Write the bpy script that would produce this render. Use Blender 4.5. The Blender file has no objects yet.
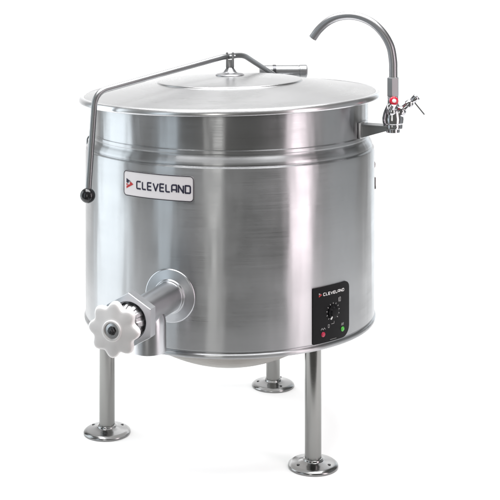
import bpy, bmesh, math, random
from mathutils import Vector, Matrix
random.seed(4)
PI = math.pi
C = bpy.context.scene.collection
WM = {}

# ------------------------------------------------------------------ helpers
def link(name, me, mats, parent=None, M=None):
    o = bpy.data.objects.new(name, me)
    C.objects.link(o)
    M = M or Matrix.Identity(4)
    WM[o.name] = M
    if parent is not None:
        o.parent = parent
        o.matrix_parent_inverse = WM[parent.name].inverted()
    o.matrix_basis = M
    if me is not None:
        for m in (mats if isinstance(mats, (list, tuple)) else [mats]):
            me.materials.append(m)
    return o

def obj(name, bm, mat, parent=None, M=None, smooth=True, angle=32):
    bmesh.ops.remove_doubles(bm, verts=bm.verts, dist=1e-6)
    bmesh.ops.recalc_face_normals(bm, faces=bm.faces)
    me = bpy.data.meshes.new(name)
    bm.to_mesh(me); bm.free()
    if smooth:
        for p in me.polygons: p.use_smooth = True
        me.set_sharp_from_angle(angle=math.radians(angle))
    return link(name, me, mat, parent, M)

def frame(origin, z, xhint=(0, 0, 1)):
    """matrix whose local Z is z and whose local Y is as near as can be to xhint"""
    z = Vector(z).normalized(); y = Vector(xhint)
    y = (y - z * y.dot(z)).normalized(); x = y.cross(z).normalized()
    return Matrix(((x.x, y.x, z.x, origin[0]), (x.y, y.y, z.y, origin[1]), (x.z, y.z, z.z, origin[2]), (0, 0, 0, 1)))

def lathe(bm, prof, seg=96, M=None, rmod=None, mi=0):
    M = M or Matrix.Identity(4)
    rings = []
    for r, z in prof:
        if r < 1e-7:
            rings.append([bm.verts.new(M @ Vector((0, 0, z)))])
        else:
            ring = []
            for k in range(seg):
                a = 2 * PI * k / seg
                rr = r * (rmod(a, r) if rmod else 1)
                ring.append(bm.verts.new(M @ Vector((rr * math.cos(a), rr * math.sin(a), z))))
            rings.append(ring)
    for a, b in zip(rings, rings[1:]):
        for k in range(seg):
            k2 = (k + 1) % seg
            if len(a) == 1 and len(b) == 1: continue
            if len(a) == 1: f = bm.faces.new((a[0], b[k], b[k2]))
            elif len(b) == 1: f = bm.faces.new((a[k], b[0], a[k2]))
            else: f = bm.faces.new((a[k], b[k], b[k2], a[k2]))
            f.material_index = mi

def rounded(prof, rad=None, n=5):
    """round the corners of a profile; entries (r,z) or (r,z,radius)"""
    out = []
    N = len(prof)
    for i, p in enumerate(prof):
        q = p[2] if len(p) > 2 else 0
        P = Vector(p[:2])
        if q <= 0 or i in (0, N - 1):
            out.append((P.x, P.y)); continue
        A = Vector(prof[i - 1][:2]) - P; B = Vector(prof[i + 1][:2]) - P
        q = min(q, A.length * .49, B.length * .49)
        S = P + A.normalized() * q; E = P + B.normalized() * q
        for k in range(n + 1):
            t = k / n
            v = S * (1 - t) ** 2 + P * 2 * t * (1 - t) + E * t * t
            out.append((v.x, v.y))
    return out

def fillet(pts, rads, n=10):
    """3D polyline with rounded corners"""
    pts = [Vector(p) for p in pts]; out = []
    for i, P in enumerate(pts):
        q = rads[i] if isinstance(rads, (list, tuple)) else rads
        if i in (0, len(pts) - 1) or q <= 0: out.append(P); continue
        A = pts[i - 1] - P; B = pts[i + 1] - P
        q = min(q, A.length * .49, B.length * .49)
        S = P + A.normalized() * q; E = P + B.normalized() * q
        for k in range(n + 1):
            t = k / n
            out.append(S * (1 - t) ** 2 + P * 2 * t * (1 - t) + E * t * t)
    return out

def catmull(pts, n=8):
    P = [Vector(p) for p in pts]
    P = [2 * P[0] - P[1]] + P + [2 * P[-1] - P[-2]]
    out = []
    for i in range(1, len(P) - 2):
        a, b, c, d = P[i - 1:i + 3]
        for k in range(n):
            t = k / n
            out.append(.5 * ((2 * b) + (c - a) * t + (2 * a - 5 * b + 4 * c - d) * t * t + (3 * b - a - 3 * c + d) * t ** 3))
    out.append(P[-2]); return out

def tube(bm, pts, r, seg=20, cap=True, hollow=0):
    pts = [Vector(p) for p in pts]
    N = len(pts)
    tan = [(pts[min(i + 1, N - 1)] - pts[max(i - 1, 0)]).normalized() for i in range(N)]
    u = tan[0].orthogonal().normalized()
    rings = []
    for i in range(N):
        u = (u - tan[i] * u.dot(tan[i])).normalized(); v = tan[i].cross(u)
        rr = r(i / (N - 1)) if callable(r) else r
        rings.append([bm.verts.new(pts[i] + (u * math.cos(2 * PI * k / seg) + v * math.sin(2 * PI * k / seg)) * rr) for k in range(seg)])
    for a, b in zip(rings, rings[1:]):
        for k in range(seg):
            bm.faces.new((a[k], a[(k + 1) % seg], b[(k + 1) % seg], b[k]))
    if cap:
        bm.faces.new(rings[0])
        if hollow:
            e = rings[-1]; c = pts[-1]
            inn = [bm.verts.new(c + (w.co - c) * hollow) for w in e]
            deep = [bm.verts.new(w.co - tan[-1] * r * 2.2) for w in inn]
            for k in range(seg):
                k2 = (k + 1) % seg
                bm.faces.new((e[k], e[k2], inn[k2], inn[k])); bm.faces.new((inn[k], inn[k2], deep[k2], deep[k]))
            bm.faces.new(deep)
        else: bm.faces.new(rings[-1])

def box(bm, c, s, M=None, bevel=0):
    M = M or Matrix.Identity(4)
    t = bmesh.new()
    bmesh.ops.create_cube(t, size=1)
    for v in t.verts: v.co = Vector((v.co.x * s[0], v.co.y * s[1], v.co.z * s[2])) + Vector(c)
    if bevel: bmesh.ops.bevel(t, geom=t.edges, offset=bevel, segments=2, affect='EDGES', profile=.5)
    add(bm, t, M)

def add(bm, t, M=None):
    M = M or Matrix.Identity(4)
    vm = {}
    for v in t.verts: vm[v] = bm.verts.new(M @ v.co)
    for f in t.faces:
        try: bm.faces.new([vm[v] for v in f.verts])
        except ValueError: pass
    t.free()

def extrude_poly(bm, pts2, z0, z1, M=None, bevel=0):
    t = bmesh.new()
    a = [t.verts.new((x, y, z0)) for x, y in pts2]
    b = [t.verts.new((x, y, z1)) for x, y in pts2]
    n = len(a)
    t.faces.new(a); t.faces.new(b)
    for k in range(n): t.faces.new((a[k], a[(k + 1) % n], b[(k + 1) % n], b[k]))
    bmesh.ops.recalc_face_normals(t, faces=t.faces)
    if bevel: bmesh.ops.bevel(t, geom=t.edges, offset=bevel, segments=2, affect='EDGES', profile=.5)
    add(bm, t, M)

# ------------------------------------------------------------------ materials
def newmat(name):
    m = bpy.data.materials.new(name); m.use_nodes = True
    return m, m.node_tree.nodes, m.node_tree.links, m.node_tree.nodes['Principled BSDF']

def steel(name, base=(.42, .42, .43), rough=.28, aniso=.7, fine=450, bump=.05, wave=.0, axis='Z', rvar=.09, blotch=.05, smear=0):
    m, N, L, B = newmat(name)
    B.inputs['Metallic'].default_value = 1
    B.inputs['Anisotropic'].default_value = aniso; B.inputs['Anisotropic Rotation'].default_value = .25
    tc = N.new('ShaderNodeTexCoord'); sp = N.new('ShaderNodeSeparateXYZ')
    L.new(tc.outputs['Object'], sp.inputs[0])
    def mth(op, a, b=None, c=None):
        n = N.new('ShaderNodeMath'); n.operation = op
        for i, v in enumerate((a, b, c)):
            if v is None: continue
            if isinstance(v, (int, float)): n.inputs[i].default_value = v
            else: L.new(v, n.inputs[i])
        return n.outputs[0]
    x, y, z = sp.outputs
    r = mth('SQRT', mth('ADD', mth('MULTIPLY', x, x), mth('MULTIPLY', y, y)))
    ang = mth('ARCTAN2', x, mth('MULTIPLY', y, -1))
    def comb(a, b, c):
        n = N.new('ShaderNodeCombineXYZ')
        for i, v in enumerate((a, b, c)): L.new(v, n.inputs[i])
        return n.outputs[0]
    def noise(vec, scale, detail=3, rg=.55):
        n = N.new('ShaderNodeTexNoise'); n.inputs['Scale'].default_value = scale
        n.inputs['Detail'].default_value = detail; n.inputs['Roughness'].default_value = rg
        L.new(vec, n.inputs['Vector']); return n.outputs['Fac']
    brush = noise(comb(mth('MULTIPLY', r, fine), mth('MULTIPLY', z, fine), mth('MULTIPLY', ang, 2.2)), 1.0, 4, .65)
    blot = noise(tc.outputs['Object'], 7, 4)
    def mr(v, lo, hi, a=.3, b=.7):
        n = N.new('ShaderNodeMapRange'); L.new(v, n.inputs[0])
        for i, q in enumerate((a, b, lo, hi)): n.inputs[i + 1].default_value = q
        return n.outputs[0]
    ro = mth('ADD', mr(brush, rough - rvar, rough + rvar), mr(blot, -blotch, blotch))
    if smear:   # faint horizontal polishing bands and hand smears
        zb = noise(comb(mth('MULTIPLY', ang, .7), mth('MULTIPLY', z, 16), mth('MULTIPLY', r, 2)), 1.0, 3, .5)
        hs = noise(tc.outputs['Object'], 3.1, 6, .7)
        ro = mth('ADD', ro, mth('ADD', mr(zb, -smear, smear), mr(hs, -smear * .6, smear * .6, .4, .6)))
    L.new(mth('MAXIMUM', ro, rough * .62), B.inputs['Roughness'])
    mx = N.new('ShaderNodeMix'); mx.data_type = 'RGBA'
    L.new(mth('ADD', mth('MULTIPLY', mr(brush, 0, 1), .5), mth('MULTIPLY', mr(blot, 0, 1), .5)), mx.inputs[0])
    mx.inputs[6].default_value = (*[c * .93 for c in base], 1); mx.inputs[7].default_value = (*[min(1, c * 1.06) for c in base], 1)
    L.new(mx.outputs[2], B.inputs['Base Color'])
    tn = N.new('ShaderNodeTangent'); tn.direction_type = 'RADIAL'; tn.axis = axis
    L.new(tn.outputs[0], B.inputs['Tangent'])
    bp = N.new('ShaderNodeBump'); bp.inputs['Strength'].default_value = bump; bp.inputs['Distance'].default_value = .0006
    L.new(brush, bp.inputs['Height'])
    last = bp
    if wave:
        wv = noise(comb(mth('MULTIPLY', ang, 3.2), mth('MULTIPLY', z, 1.4), mth('MULTIPLY', r, 3.0)), 1.6, 2, .4)
        b2 = N.new('ShaderNodeBump'); b2.inputs['Strength'].default_value = 1; b2.inputs['Distance'].default_value = wave
        L.new(wv, b2.inputs['Height']); L.new(b2.outputs[0], bp.inputs['Normal'])
    L.new(last.outputs[0], B.inputs['Normal'])
    return m

def plain(name, col, rough=.4, metal=0, var=.06, scale=60, bump=.0, coat=0):
    m, N, L, B = newmat(name)
    B.inputs['Roughness'].default_value = rough; B.inputs['Metallic'].default_value = metal
    B.inputs['Coat Weight'].default_value = coat
    tc = N.new('ShaderNodeTexCoord'); n = N.new('ShaderNodeTexNoise'); n.inputs['Scale'].default_value = scale; n.inputs['Detail'].default_value = 4
    L.new(tc.outputs['Object'], n.inputs['Vector'])
    mx = N.new('ShaderNodeMix'); mx.data_type = 'RGBA'; L.new(n.outputs['Fac'], mx.inputs[0])
    mx.inputs[6].default_value = (*[c * (1 - var) for c in col], 1); mx.inputs[7].default_value = (*[min(1, c * (1 + var)) for c in col], 1)
    L.new(mx.outputs[2], B.inputs['Base Color'])
    if bump:
        b = N.new('ShaderNodeBump'); b.inputs['Strength'].default_value = bump; b.inputs['Distance'].default_value = .001
        L.new(n.outputs['Fac'], b.inputs['Height']); L.new(b.outputs[0], B.inputs['Normal'])
    return m

STEEL = (.46, .465, .475)
M_body = steel('brushed_steel_shell', (.405,.41,.42), .38, .90, 1100, .016, .0034, rvar=.06, smear=.03)
M_lid = steel('brushed_steel_lid', (.40, .40, .405), .30, .35, 1000, .012, .0003, rvar=.05)
M_rim = steel('polished_rim', (.62, .62, .63), .30, .5, 1200, .006, rvar=.03, blotch=.03)
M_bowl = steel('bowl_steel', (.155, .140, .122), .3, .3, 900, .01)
M_leg = steel('steel_leg', (.235, .235, .228), .19, .15, 1500, .01, rvar=.03, blotch=.03)
M_flange = steel('steel_flange', (.26, .26, .26), .2, .2, 900, .008, rvar=.03, blotch=.05)
M_rod = steel('steel_rod', (.26, .265, .27), .38, .0, 1500, .008, rvar=.02, blotch=.02)
M_valve = steel('satin_valve_steel', (.52, .53, .55), .34, .5, 1500, .01, rvar=.03, blotch=.03)
M_chrome = steel('polished_chrome', (.52, .52, .54), .15, .0, 200, .0, rvar=.02, blotch=.02)
M_spout = steel('satin_spout', (.32, .32, .33), .36, .0, 1500, .008, rvar=.02, blotch=.02)
M_wheel = plain('white_cast_wheel', (.93, .90, .90), .38, var=.03, scale=90, bump=.08, coat=.2)
M_black = plain('black_gloss', (.012, .012, .013), .16)
M_panel = plain('black_panel', (.006, .006, .007), .42, var=.2, scale=200)
M_panel.node_tree.nodes['Principled BSDF'].inputs['Specular IOR Level'].default_value = .12
M_dark = plain('dark_steel', (.09, .09, .095), .35, 1)
M_bonnet = plain('bonnet_steel', (.40, .40, .41), .40, 1)
M_hole = plain('dark_hole', (.01, .01, .011), .6)
M_plate = plain('plate_face', (.88, .84, .86), .35, var=.02)
M_ink = plain('navy_ink', (.018, .015, .045), .45)
M_border = plain('border_ink', (.03, .025, .035), .45)
M_red = plain('emblem_red', (.55, .03, .03), .45)
M_white = plain('white_print', (.8, .8, .8), .5)
M_grey = plain('grey_print', (.36, .36, .36), .5)
M_redlamp = plain('red_lens', (.42, .015, .055), .25)
M_greenlamp = plain('green_lens', (.07, .46, .05), .25)
M_button = plain('red_button', (.50, .008, .03), .3)
M_paper = plain('white_sweep', (.90, .90, .90), .75, var=.005, scale=3)

# ------------------------------------------------------------------ setting: white seamless sweep
bm = bmesh.new()
prof = [(-.68, 0), (-.3, 0), (1.3, 0)]
for k in range(1, 13):
    a = k / 12 * PI / 2
    prof.append((1.3 + 1.0 * math.sin(a), 1.0 - math.cos(a)))
prof.append((2.3, 4.2))
for (a, b) in zip(prof, prof[1:]):
    bm.faces.new([bm.verts.new(p) for p in ((-2.3, a[0], a[1]), (2.3, a[0], a[1]), (2.3, b[0], b[1]), (-2.3, b[0], b[1]))])
o = obj('ground', bm, M_paper); o['kind'] = 'structure'
o['label'] = 'plain white seamless studio floor sweeping up behind the kettle'

# ------------------------------------------------------------------ the kettle
kettle = link('steam_kettle', None, None)
kettle['label'] = 'large round stainless steel steam kettle with conical lid on three flanged legs'
kettle['category'] = 'kettle'

# body shell
bm = bmesh.new()
prof = rounded([(.300, .7605), (.3150, .7605, .002), (.3150, .6815, .001), (.3170, .680, .001), (.3172, .6735, .001), (.3158, .6715, .001), (.3170, .6680, .002), (.3205, .6635, .004), (.3242, .6560, .004), (.3246, .6515, .001), (.3236, .6500, .0008), (.3242, .6488, .0006),
                (.3286, .6468, .002), (.3292, .636), (.3292, .45), (.3292, .2745, .0015), (.3272, .2725, .001), (.3272, .2705, .001), (.3316, .2685, .002),
                (.3322, .2640, .002), (.3312, .2605, .002), (.322, .2585, .002), (.255, .258)])
lathe(bm, prof, 192)
body = obj('body', bm, M_body, kettle, angle=40)
# domed kettle bottom
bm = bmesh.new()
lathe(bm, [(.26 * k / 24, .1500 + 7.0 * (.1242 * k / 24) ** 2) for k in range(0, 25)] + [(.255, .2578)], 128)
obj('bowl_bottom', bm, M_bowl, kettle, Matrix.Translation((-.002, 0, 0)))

# lid
TILT = Matrix.Translation((0, 0, .7602)) @ Matrix.Rotation(math.radians(-1.2), 4, 'Y') @ Matrix.Translation((0, 0, -.76))
bm = bmesh.new()
prof = rounded([(.300, .7590), (.332, .7590), (.332, .7662), (.250, .7785), (.1668, .7905, .001), (.1650, .7940, .0015), (.155, .7955), (.06, .803), (0, .806)])
lathe(bm, prof, 192)
lid = obj('lid', bm, M_lid, kettle, TILT, angle=25)
bm = bmesh.new()
lathe(bm, rounded([(.322, .7535), (.3385, .7530, .003), (.3440, .7545, .004), (.3444, .7600, .004), (.3405, .7668, .0045), (.3345, .7678, .002), (.3320, .7655)]), 192)
obj('rolled_rim', bm, M_rim, lid, TILT, angle=40)
# pivot boss on the lid
bm = bmesh.new()
lathe(bm, rounded([(0, .8045), (.033, .8035), (.033, .8060, .001), (.029, .8085, .002), (.016, .811, .003), (.012, .817, .003), (.0085, .822), (.0085, .832), (0, .832)]), 48)
obj('pivot_boss', bm, M_spout, lid)
bm = bmesh.new()
for s in (-1, 1):
    box(bm, (s * .0068, 0, .8400), (.0055, .017, .034), bevel=.0012)
tube(bm, [(-.0125, 0, .8470), (.0125, 0, .8470)], .0042, 14)
box(bm, (0, 0, .8305), (.019, .0165, .018), bevel=.0012)
obj('clevis', bm, M_rod, lid, Matrix.Rotation(math.radians(0), 4, 'Z'))

# lift handle: bent rod with a black ball
A = math.radians(40)
def hp(rho, z): return (-rho * math.cos(A), -rho * math.sin(A), z)
bm = bmesh.new()
pts = fillet([hp(.387, .585), hp(.370, .7915), hp(.02, .8475), (.030, .05, .8475), (.118, .300, .772)], [0, .03, .012, .03, 0], 12)
tube(bm, pts, .0064, 20)
rod = obj('lift_handle', bm, M_rod, kettle)
bm = bmesh.new()
lathe(bm, [(.0162 * math.sin(PI * k / 20), -.0162 * math.cos(PI * k / 20)) for k in range(21)], 32)
obj('ball_knob', bm, M_black, rod, Matrix.Translation(hp(.3885, .577)))
# hinge tube at the back rim
bm = bmesh.new()
HM = frame((.075, .325, .783), (1, .04, 0))
lathe(bm, rounded([(0, 0), (.0155, 0, .001), (.0155, .100, .0005), (.0148, .1005), (.0148, .1025), (.0165, .103, .0008), (.0165, .121, .002), (.012, .1225), (0, .1225)]), 40)
hinge = obj('hinge_tube', bm, M_rod, kettle, HM)
bm = bmesh.new()
for k in range(3):
    box(bm, (.012, -.004 + .002 * k, .05 + .013 * k), (.010, .010, .006), bevel=.001)
lathe(bm, rounded([(.0150, .034), (.0168, .034, .0006), (.0168, .042, .0006), (.0150, .042)]), 32)
obj('hinge_clamp', bm, M_dark, hinge, HM)
bm = bmesh.new()
box(bm, (.13, .333, .735), (.05, .008, .09), bevel=.001)
box(bm, (.13, .318, .70), (.05, .03, .008), bevel=.001)
obj('hinge_bracket', bm, M_rod, kettle)

# legs
legpos = [(-.278, -.040, 0.0), (.1755, -.225, 1.05), (.108, .266, .5)]
bmL = bmesh.new()
lathe(bmL, [(.0176, .012), (.0176, .30), (0, .30)], 40)
bmF = bmesh.new()
lathe(bmF, rounded([(0, 0), (.0525, 0), (.0533, .003, .001), (.0525, .0055, .002), (.0475, .0095, .003), (.030, .0125, .003), (.0215, .0150, .002), (.0205, .0185, .002), (.0177, .0195), (.0170, .019)]), 64)
for i, (x, y, rot) in enumerate(legpos):
    M = Matrix.Translation((x, y, 0)) @ Matrix.Rotation(rot, 4, 'Z')
    if i == 0:
        leg = obj('leg', bmL, M_leg, kettle, M); fl = obj('foot_flange', bmF, M_flange, leg, M)
        b = bmesh.new()
        lathe(b, [(.0, .0121), (.0034, .0121), (.0034, .009)], 16)
        hole_me = None
        holes = [obj('bolt_hole', b, M_hole, leg, M @ Matrix.Translation((.0375 * math.cos(t), .0375 * math.sin(t), -.0003))) for t in (-PI / 2,)]
        proto = (leg, fl, holes[0])
        hs = (PI / 6, 5 * PI / 6)
    else:
        leg = proto[0].copy(); C.objects.link(leg); leg.matrix_basis = M; WM[leg.name] = M
        f = proto[1].copy(); C.objects.link(f); f.parent = leg; f.matrix_parent_inverse = M.inverted(); f.matrix_basis = M
        hs = (-PI / 2, PI / 6, 5 * PI / 6)
    for t in hs:
        h = proto[2].copy(); C.objects.link(h); h.parent = leg; h.matrix_parent_inverse = M.inverted()
        h.matrix_basis = M @ Matrix.Translation((.0375 * math.cos(t), .0375 * math.sin(t), -.0003))

# ------------------------------------------------------------------ draw-off valve
ax = Vector((-.358, -.931, .013)).normalized()
VM = frame((-.1215, -.3040, .3825), ax)
bm = bmesh.new()
lathe(bm, rounded([(.0, -.02), (.0555, -.02), (.0555, .0035, .0012), (.0535, .0055, .001), (.034, .0075, .002), (.0345, .0115, .003), (.0305, .0125, .002), (.0305, .180), (0, .180)]), 80)
valve = obj('draw_off_valve', bm, M_valve, kettle, VM)
# tee outlet pointing down
tc_ = Vector((-.1215, -.3040, .3825)) + ax * .106
bm = bmesh.new()
lathe(bm, rounded([(0, .004), (.020, .003), (.0275, -.004), (.0320, -.014), (.0338, -.026), (.0342, -.0835, .0015), (.0300, -.0835, .001), (.0300, -.03), (0, -.03)]), 64)
obj('outlet_spout', bm, M_valve, valve, Matrix.Translation(tc_))
# union nut
bm = bmesh.new()
hexp = [(.0535 * math.cos(PI / 6 + k * PI / 3), .0535 * math.sin(PI / 6 + k * PI / 3)) for k in range(6)]
t = bmesh.new()
R_in = .0375; seg = 60
def hexr(a):
    a = (a - PI / 6) % (PI / 3) - PI / 6
    return .0535 * math.cos(PI / 6) / math.cos(a)
outer0, outer1, in1, in0 = [], [], [], []
rings = []
for rr, z in ((None, .1765), (None, .1775), (None, .1990), (None, .2000), (R_in, .2000), (R_in - .0015, .1985), (R_in - .0015, .186), (.0, .186)):
    ring = []
    for k in range(seg):
        a = PI / 6 + 2 * PI * k / seg
        if rr is None:
            h = hexr(a + 0) * (1 if z in (.1775, .1990) else .984)
        else: h = max(rr, .0001)
        ring.append(bm.verts.new((h * math.cos(a), h * math.sin(a), z)))
    rings.append(ring)
for a, b in zip(rings, rings[1:]):
    for k in range(seg): bm.faces.new((a[k], a[(k + 1) % seg], b[(k + 1) % seg], b[k]))
bm.faces.new(rings[0])
obj('union_nut', bm, M_valve, valve, VM, angle=25)
# ribbed bonnet and stem
bm = bmesh.new()
lathe(bm, rounded([(.0330, .186), (.0320, .206, .002), (.027, .216, .002), (.020, .222, .002), (.012, .226), (.0095, .228), (.0095, .252), (0, .252)]), 96,
      rmod=lambda a, r: 1 + (.035 * (1 if math.cos(12 * a) > 0 else -1) if r > .022 else 0))
obj('bonnet', bm, M_bonnet, valve, VM)
# handwheel
bm = bmesh.new()
def lobes(a, r):
    w = max(0, (r - .022) / .028)
    c = math.cos(8 * a + .35)
    return 1 + w * (.085 * (c if c > 0 else c * 1.35) - .02)
lathe(bm, rounded([(0, .246), (.020, .246, .002), (.022, .249, .002), (.041, .250), (.0480, .2515, .003), (.0500, .2585, .004), (.0480, .2655, .004), (.040, .2672), (.024, .2680), (.0195, .2690, .001), (.0185, .2715, .001), (.0150, .2715, .001), (.0140, .2670), (0, .2670)], n=4), 160, rmod=lobes)
wheel = obj('handwheel', bm, M_wheel, valve, VM, angle=40)
bm = bmesh.new()
lathe(bm, rounded([(.0082, .2665), (.0082, .2725, .0015), (.0050, .2735), (.0046, .2770, .001), (0, .2775)]), 6)
obj('stem_nut', bm, M_dark, valve, VM, angle=30)

bm = bmesh.new()
lathe(bm, rounded([(.0138, .2668), (.0138, .2684, .0005), (.0084, .2688), (.0080, .2668)]), 40)
obj('hub_washer', bm, M_rim, valve, VM, angle=30)

# ------------------------------------------------------------------ bent sheets and lettering on the shell
RB = .3292
def bend(a, z, off):      # a = arc position (m) measured from the front, to the right
    th = a / RB
    return Vector(((RB + off) * math.sin(th), -(RB + off) * math.cos(th), z))

def rrect(w, h, r, n=8):
    """outline of a rounded rectangle; r = radii of (br, tr, tl, bl)"""
    if not isinstance(r, (list, tuple)): r = [r] * 4
    out = []
    for (sx, sy, a0), q in zip(((1, -1, -PI / 2), (1, 1, 0), (-1, 1, PI / 2), (-1, -1, PI)), r):
        for k in range(n + 1):
            a = a0 + k / n * PI / 2
            out.append((sx * (w / 2 - q) + q * math.cos(a), sy * (h / 2 - q) + q * math.sin(a)))
    return out

def sheet(bm, w, h, r, a0, z0, off0, off1, n=40):
    """rounded-rectangle sheet wrapped on the shell, with thickness: vertical columns of the outline"""
    if not isinstance(r, (list, tuple)): r = [r] * 4
    def span(x):
        lo, hi = -h / 2, h / 2
        for side, rb, rt in ((1, r[0], r[1]), (-1, r[3], r[2])):
            d = w / 2 - side * x
            if d < rb: lo = max(lo, -h / 2 + rb - math.sqrt(max(0, rb * rb - (rb - d) ** 2)))
            if d < rt: hi = min(hi, h / 2 - rt + math.sqrt(max(0, rt * rt - (rt - d) ** 2)))
        return lo, hi
    xs = set()
    for k in range(n + 1): xs.add(-w / 2 + w * k / n)
    for q in r:
        for k in range(9):
            e = q * (1 - math.cos(k / 8 * PI / 2))
            xs.add(-w / 2 + e); xs.add(w / 2 - e)
    xs = sorted(xs); cols = []
    for x in xs:
        lo, hi = span(x)
        cols.append([bm.verts.new(bend(a0 + x, z0 + zz, of)) for of in (off1, off0) for zz in (lo, hi)])
    for A_, B_ in zip(cols, cols[1:]):
        bm.faces.new((A_[0], B_[0], B_[1], A_[1]))
        bm.faces.new((A_[1], B_[1], B_[3], A_[3])); bm.faces.new((A_[0], A_[2], B_[2], B_[0]))
    for c in (cols[0], cols[-1]): bm.faces.new((c[0], c[1], c[3], c[2]))

def ribbon(bm, pts, t, a0, z0, off, closed=False, th=.0002):
    P = [Vector(p) for p in pts]
    # resample long pieces
    Q = []
    n = len(P)
    for i in range(n if closed else n - 1):
        a, b = P[i], P[(i + 1) % n]; k = max(1, int((b - a).length / .004))
        for j in range(k): Q.append(a.lerp(b, j / k))
    if not closed: Q.append(P[-1])
    P = Q; n = len(P)
    prs = []
    for i in range(n):
        if closed: d0 = P[i] - P[i - 1]; d1 = P[(i + 1) % n] - P[i]
        else:
            d0 = P[i] - P[max(i - 1, 0)] if i else P[1] - P[0]
            d1 = P[min(i + 1, n - 1)] - P[i] if i < n - 1 else d0
        d0 = d0.normalized(); d1 = d1.normalized(); m = (d0 + d1)
        m = m.normalized() if m.length > 1e-6 else d1
        nn = Vector((-m.y, m.x)); k = 1 / max(.5, nn.dot(Vector((-d1.y, d1.x))))
        prs.append((P[i] + nn * t / 2 * k, P[i] - nn * t / 2 * k))
    V = [[bm.verts.new(bend(a0 + q.x, z0 + q.y, off)) for q in pr] for pr in prs]
    for i in range(n if closed else n - 1):
        a, b = V[i], V[(i + 1) % n]
        bm.faces.new((a[0], a[1], b[1], b[0]))

def rc(pts, r, n=5):
    return [(p.x, p.y) for p in fillet([(x, y, 0) for x, y in pts], r, n)]

GL = {  # wide square letters: width, then strokes in a 1 x 1 cell with their corner radius
    'C': (1.0, [([(1, 1), (0, 1), (0, 0), (1, 0)], .24)]),
    'L': (.84, [([(0, 1), (0, 0), (1, 0)], .24)]),
    'E': (.90, [([(1, 1), (0, 1), (0, 0), (1, 0)], .10), ([(0, .5), (.92, .5)], 0)]),
    'V': (1.12, [([(0, 1), (.5, 0), (1, 1)], .04)]),
    'A': (1.0, [([(0, 0), (0, 1), (1, 1), (1, 0)], (0, .34, .10, 0)), ([(0, .34), (1, .34)], 0)]),
    'N': (1.0, [([(0, 0), (0, 1), (1, 0), (1, 1)], .04)]),
    'D': (1.0, [([(.5, 0), (0, 0), (0, 1), (1, 1), (1, 0), (.5, 0)], (0, .04, .04, .34, .34, 0))]),
}
def lettering(bm, text, x0, x1, h, zc, t, a0, z0, off, gap=.34):
    tot = sum(GL[c][0] for c in text) + gap * (len(text) - 1)
    cw = (x1 - x0 - t) / tot; hh = h - t; ox = x0 + t / 2
    for ch in text:
        wd, strokes = GL[ch]
        for pts, r in strokes:
            q = [(ox + px * cw * wd, zc - hh / 2 + py * hh) for px, py in pts]
            if r:
                m = min(cw, hh)
                q = rc(q, [k * m for k in r] if isinstance(r, tuple) else [0] + [r * m] * (len(q) - 2) + [0], 4)
            ribbon(bm, q, t, a0, z0, off)
        ox += cw * (wd + gap)

def poly(bm, pts, a0, z0, off):
    bm.faces.new([bm.verts.new(bend(a0 + x, z0 + y, off)) for x, y in pts])

# nameplate
PA0 = math.radians(-27.6) * RB; PZ0 = .6035; PW, PH = .1690, .0520
bm = bmesh.new(); sheet(bm, PW, PH, .008, PA0, PZ0, -.001, .0012)
plate = obj('nameplate', bm, M_plate, kettle, angle=50)
bm = bmesh.new(); ribbon(bm, rrect(PW - .0012, PH - .0012, .0075), .0017, PA0, PZ0, .0016, closed=True)
obj('border_line', bm, M_border, plate)
bm = bmesh.new(); lettering(bm, 'CLEVELAND', -.0490, .0790, .0180, -.0010, .0032, PA0, PZ0, .0016, gap=.40)
obj('lettering', bm, M_ink, plate)
def emblem(x, zc, s, a0, z0, off, navy, red, parent):
    b = bmesh.new()
    q = lambda u, v: (x + u * s, zc + (v - .5) * s)
    poly(b, [q(0, 1), q(0, .60), q(.24, .52), q(.34, .70), q(.60, .68), q(.50, .76)], a0, z0, off)
    obj('emblem_upper', b, navy, parent)
    b = bmesh.new()
    poly(b, [q(.62, .67), q(.40, .62), q(.50, .44), q(.28, .40), q(.0, .20), q(0, 0), q(.92, .47)], a0, z0, off)
    poly(b, [q(0, .52), q(0, .27), q(.22, .42)], a0, z0, off)
    obj('emblem_lower', b, red, parent)
emblem(-.0765, -.0005, .0215, PA0, PZ0, .0016, M_ink, M_red, plate)

# control panel
CA0 = math.radians(40.4) * RB; CZ0 = .3325; CW, CH = .1065, .1165
bm = bmesh.new(); sheet(bm, CW, CH, [.024, .014, .0015, .0015], CA0, CZ0, -.001, .0022)
panel = obj('control_panel', bm, M_panel, kettle, angle=50)
OF = .0026
bm = bmesh.new(); lettering(bm, 'CLEVELAND', -.0270, .0350, .0066, .0425, .0013, CA0, CZ0, OF, gap=.42)
obj('lettering', bm, M_white, panel)
emblem(-.0385, .0425, .0088, CA0, CZ0, OF, M_grey, M_red, panel)
DX, DZ = .0010, .0020
bm = bmesh.new()
for k in range(11):
    a = math.radians(225 - k * 27)
    c, s = math.cos(a), math.sin(a)
    ribbon(bm, [(DX + .0165 * c, DZ + .0165 * s), (DX + .0195 * c, DZ + .0195 * s)], .0016, CA0, CZ0, OF)
ribbon(bm, rc([(-.0135, -.0225), (-.0135, -.029), (-.0100, -.029), (-.0100, -.0225), (-.0135, -.0225)], [0, .0012, .0012, .0012, 0]), .0009, CA0, CZ0, OF)
ribbon(bm, [(-.0045, -.0225), (.0035, -.0225), (.0035, -.0175)], .0009, CA0, CZ0, OF)
obj('dial_scale', bm, M_grey, panel)
bm = bmesh.new()
ribbon(bm, [(.0175, .0205), (.0175, .0290)], .0013, CA0, CZ0, OF)
ribbon(bm, rc([(.0200, .0205), (.0200, .0290), (.0235, .0290), (.0235, .0205), (.0200, .0205)], [0, .0014, .0014, .0014, 0]), .0011, CA0, CZ0, OF)
obj('scale_numeral', bm, M_grey, panel)
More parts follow.
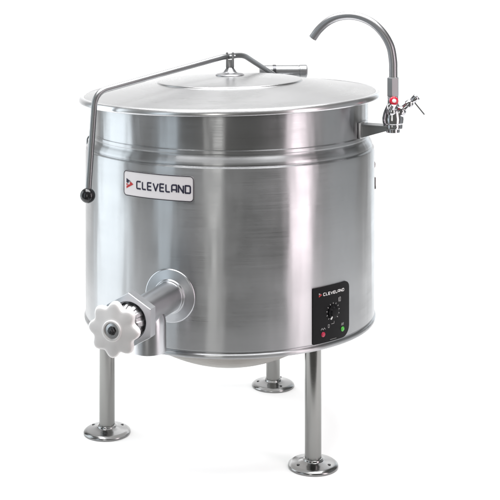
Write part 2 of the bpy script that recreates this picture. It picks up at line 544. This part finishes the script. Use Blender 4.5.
bm = bmesh.new()
ribbon(bm, [(-.0330 + .0030 * k, -.0290 + (.0018 if k % 2 else -.0018)) for k in range(5)], .0010, CA0, CZ0, OF)
obj('water_symbol', bm, M_grey, panel)
bm = bmesh.new()
for k in range(3):
    ribbon(bm, [(.0270 + k * .0028, -.0320), (.0262 + k * .0028, -.0300), (.0278 + k * .0028, -.0285), (.0270 + k * .0028, -.0265)], .0009, CA0, CZ0, OF)
obj('heat_symbol', bm, M_grey, panel)
bm = bmesh.new()
for k in range(6):
    ribbon(bm, [(-.008 + k * .0032, -.0545), (-.0060 + k * .0032, -.0545)], .0010, CA0, CZ0, OF)
obj('caption_line', bm, M_grey, panel)
def onpanel(x, z, off=.002):
    p = bend(CA0 + x, CZ0 + z, off); th = (CA0 + x) / RB
    return frame(p, (math.sin(th), -math.cos(th), 0))
KM = onpanel(DX, DZ)
bm = bmesh.new()
lathe(bm, rounded([(.0145, 0), (.0145, .003, .001), (.0112, .0035, .001), (.0098, .0075, .0015), (0, .008)]), 48, rmod=lambda a, r: 1 + (.04 * math.cos(12 * a) if r > .0095 else 0))
knob = obj('dial_knob', bm, M_panel, panel, KM)
bm = bmesh.new()
box(bm, (.0125 * math.cos(math.radians(232)), .0125 * math.sin(math.radians(232)), .0042), (.0075, .0022, .0016), Matrix.Identity(4), .0003)
# turn the pointer to face outward from the knob
RM = KM @ Matrix.Rotation(math.radians(232 - 0), 4, 'Z')
bm.free(); bm = bmesh.new(); box(bm, (.0130, 0, .0042), (.0085, .0026, .0024), bevel=.0004)
obj('pointer', bm, M_white, panel, RM)
for nm, x, z, m, lb in (('indicator_lamp', -.0270, -.0405, M_redlamp, 'red indicator lamp'), ('indicator_lamp', .0300, -.0400, M_greenlamp, 'green indicator lamp')):
    bm = bmesh.new()
    lathe(bm, rounded([(.0052, 0), (.0052, .0012, .0004), (.0042, .0016), (.0030, .0028), (0, .0034)]), 32)
    o = obj(nm, bm, m, panel, onpanel(x, z)); o['label'] = lb

# ------------------------------------------------------------------ faucet on its bracket
e = Vector((.916, -.403, 0)).normalized(); tg = Vector((-e.y, e.x, 0))
FB = Matrix(((e.x, tg.x, 0, 0), (e.y, tg.y, 0, 0), (0, 0, 1, 0), (0, 0, 0, 1)))   # local x = outward, y = tangent, z = up
bm = bmesh.new()
box(bm, (.3585, 0, .7095), (.083, .040, .003), FB, .0006)                            # shelf
for s in (-1, 1):                                                                    # gussets
    G = FB @ Matrix(((1, 0, 0, 0), (0, 0, -1, s * .0175), (0, 1, 0, 0), (0, 0, 0, 1)))
    extrude_poly(bm, [(.3198, .6820), (.3198, .7078), (.3960, .7078), (.3960, .7030), (.3860, .7030)], -.0015, .0015, G)
br = obj('faucet_bracket', bm, M_rod, kettle, smooth=True, angle=20)
bm = bmesh.new()
box(bm, (.3175, 0, .698), (.006, .050, .036), FB, .0012)
obj('bracket_plate', bm, M_rim, br)
F0 = Vector((e.x * .386, e.y * .386, 0)); FM = Matrix.Translation(F0)
bm = bmesh.new()
lathe(bm, rounded([(0, .6955), (.0150, .6955, .001), (.0150, .7035, .001), (.0205, .7040, .001), (.0210, .7075), (.0210, .7140, .002), (.0225, .7160, .003), (.0235, .726, .004), (.0205, .740, .005), (.0150, .752, .004), (.0115, .758, .002), (.0115, .7735), (0, .7735)]), 56)
fau = obj('faucet', bm, M_chrome, kettle, FM)
bm = bmesh.new()
lathe(bm, rounded([(0, .7735), (.0125, .7735), (.0132, .7750), (.0132, .8135, .0006), (.0120, .8150), (0, .8150)]), 6)
obj('coupling', bm, M_rod, fau, FM @ Matrix.Rotation(.25, 4, 'Z'), angle=20)
bm = bmesh.new()
d = 2.694
def sp(px, py):
    # spout centre line in its own plane: reach s towards the kettle axis and height
    k = (px - 230) / 1243
    rho = k * 2.85 / (.916 + .403 * k); dd = 2.85 - .403 * rho
    return Vector((e.x * rho, e.y * rho, 1.08 - (py + 45) * dd / 1243))
pts = catmull([sp(393.4, 80), sp(393.3, 70), sp(393, 60), sp(390.3, 46), sp(382.5, 32.5), sp(371, 22), sp(356, 16.2), sp(341, 16.3), sp(329, 21), sp(319.5, 29), sp(312.8, 38)], 8)
tube(bm, pts, .0092, 24, hollow=.84)
obj('spout', bm, M_spout, fau)
# index button facing the camera
vdir = Vector((.05, -1, .28)).normalized()
BM_ = frame(F0 + Vector((-.001, -.022, .7660)), vdir)
bm = bmesh.new()
lathe(bm, rounded([(0, -.012), (.0070, -.012), (.0075, -.002), (.0098, -.001, .001), (.0098, .003, .002), (.0050, .0045, .001), (.0046, .0040)]), 36)
btn = obj('index_button', bm, M_button, fau, BM_)
bm = bmesh.new()
lathe(bm, [(.0047, .0038), (.0035, .0046), (0, .0050)], 24)
obj('button_disc', bm, M_white, fau, BM_)
bm = bmesh.new()
lathe(bm, rounded([(0, -.018), (.0090, -.018), (.0115, -.006, .004), (.0100, .004, .003), (.0058, .008, .002), (.0052, .020), (0, .020)]), 36)
bm2M = frame(F0 + Vector((-.004, -.014, .744)), (.12, -.62, .75))
obj('button_stem', bm, M_chrome, fau, bm2M)
# side valve with thin lever
sd = Vector((.66, -.15, .62)).normalized()
S0 = F0 + Vector((.006, -.004, .7330))
SM = frame(S0, sd)
bm = bmesh.new()
lathe(bm, rounded([(0, 0), (.0120, 0), (.0128, .012, .003), (.0105, .020, .002), (.0075, .023, .001), (.0070, .0335, .001), (.0100, .0345, .001), (.0088, .042, .002), (.0060, .046, .001), (.0078, .052, .001), (.0085, .0600, .001), (.0065, .0630, .001), (0, .0635)]), 32)
obj('side_valve', bm, M_chrome, fau, SM)
bm = bmesh.new()
P0 = S0 + sd * .049
tube(bm, [P0 - Vector((.004, 0, -.005)), P0 + Vector((.0245, -.003, -.0300))], .0015, 10)
obj('lever', bm, M_rod, fau)

# ------------------------------------------------------------------ small fittings at the two sides
bm = bmesh.new()
pts = fillet([(.310, .09, .592), (.340, .09, .594), (.3435, .09, .582), (.338, .09, .574), (.310, .09, .570)], .006, 6)
tube(bm, pts, .0020, 10)
box(bm, (.334, .09, .541), (.022, .014, .028), bevel=.0015)
obj('side_latch', bm, M_flange, kettle)
bm = bmesh.new()
pts = fillet([(-.318, .055, .660), (-.3335, .055, .655), (-.3345, .055, .590), (-.318, .055, .585)], .010, 6)
tube(bm, pts, .0022, 10)
obj('side_loop', bm, M_rod, kettle)

# ------------------------------------------------------------------ camera
cam = bpy.data.cameras.new('camera'); co = bpy.data.objects.new('camera', cam); C.objects.link(co)
co.location = (0, -2.85, 1.08); co.rotation_euler = (PI / 2, 0, 0)
cam.sensor_width = 36; cam.lens = 36 * 1243 / 500; cam.shift_x = .04; cam.shift_y = -.59; cam.clip_end = 200
bpy.context.scene.camera = co

# ------------------------------------------------------------------ studio light
def area(name, az, dist, z, w, h, rad, col=(1, 1, 1), aim=(0, 0, .45)):
    a = math.radians(az)
    l = bpy.data.lights.new(name, 'AREA'); l.shape = 'RECTANGLE'; l.size = w; l.size_y = h
    l.energy = rad * PI * w * h; l.color = col
    o = bpy.data.objects.new(name, l); C.objects.link(o)
    p = Vector((dist * math.sin(a), -dist * math.cos(a), z)); o.location = p
    dv = Vector(aim) - p
    o.rotation_euler = dv.to_track_quat('-Z', 'Y').to_euler()
    return o
area('overhead_softbox', 0, .1, 2.5, 2.2, 1.8, 6.6, aim=(0, .0, 0))
area('backdrop_softbox', 212, 1.2, 3.2, 3.6, .5, 2.2, aim=(0, 2.3, 1.2))
area('strip_softbox_right', 51, 1.7, .80, .42, 1.56, 2.9, (1, .875, .905), aim=(0, 0, .8))
area('strip_softbox_front', -11, 3.1, .90, .46, 1.7, 2.1, (1, .99, .95), aim=(0, 0, .8))
area('softbox_front_left', -46, 1.8, .85, .42, 1.66, .9, (.80, .92, 1), aim=(0, 0, .85))
area('softbox_left', -98, 1.7, .85, 1.1, 1.66, 1.6, (.87, .955, 1), aim=(0, 0, .85))
area('softbox_right', 92, 1.8, .85, 1.1, 1.66, .16, (.86, .94, 1), aim=(0, 0, .85))
area('softbox_right_rear', 142, 1.6, .70, .30, 1.36, .5, (.74, .90, 1), aim=(0, 0, .7))
u = area('floor_fill', 0, 0.0, .13, .5, .5, 1.5, aim=(0, 0, 0)); u.data.shape = 'DISK'; u.data.size = .60  # lamp added under the bowl to lighten the kettle's shadow on the floor
u.data.energy = .62 * PI * PI * .30 ** 2
w = bpy.data.worlds.new('World'); bpy.context.scene.world = w; w.use_nodes = True
w.node_tree.nodes['Background'].inputs[0].default_value = (1, .985, .93, 1)
w.node_tree.nodes['Background'].inputs[1].default_value = .10

sc = bpy.context.scene
sc.view_settings.view_transform = 'Standard'; sc.view_settings.look = 'None'; sc.view_settings.exposure = .66; sc.view_settings.gamma = 1
sc.cycles.max_bounces = 10
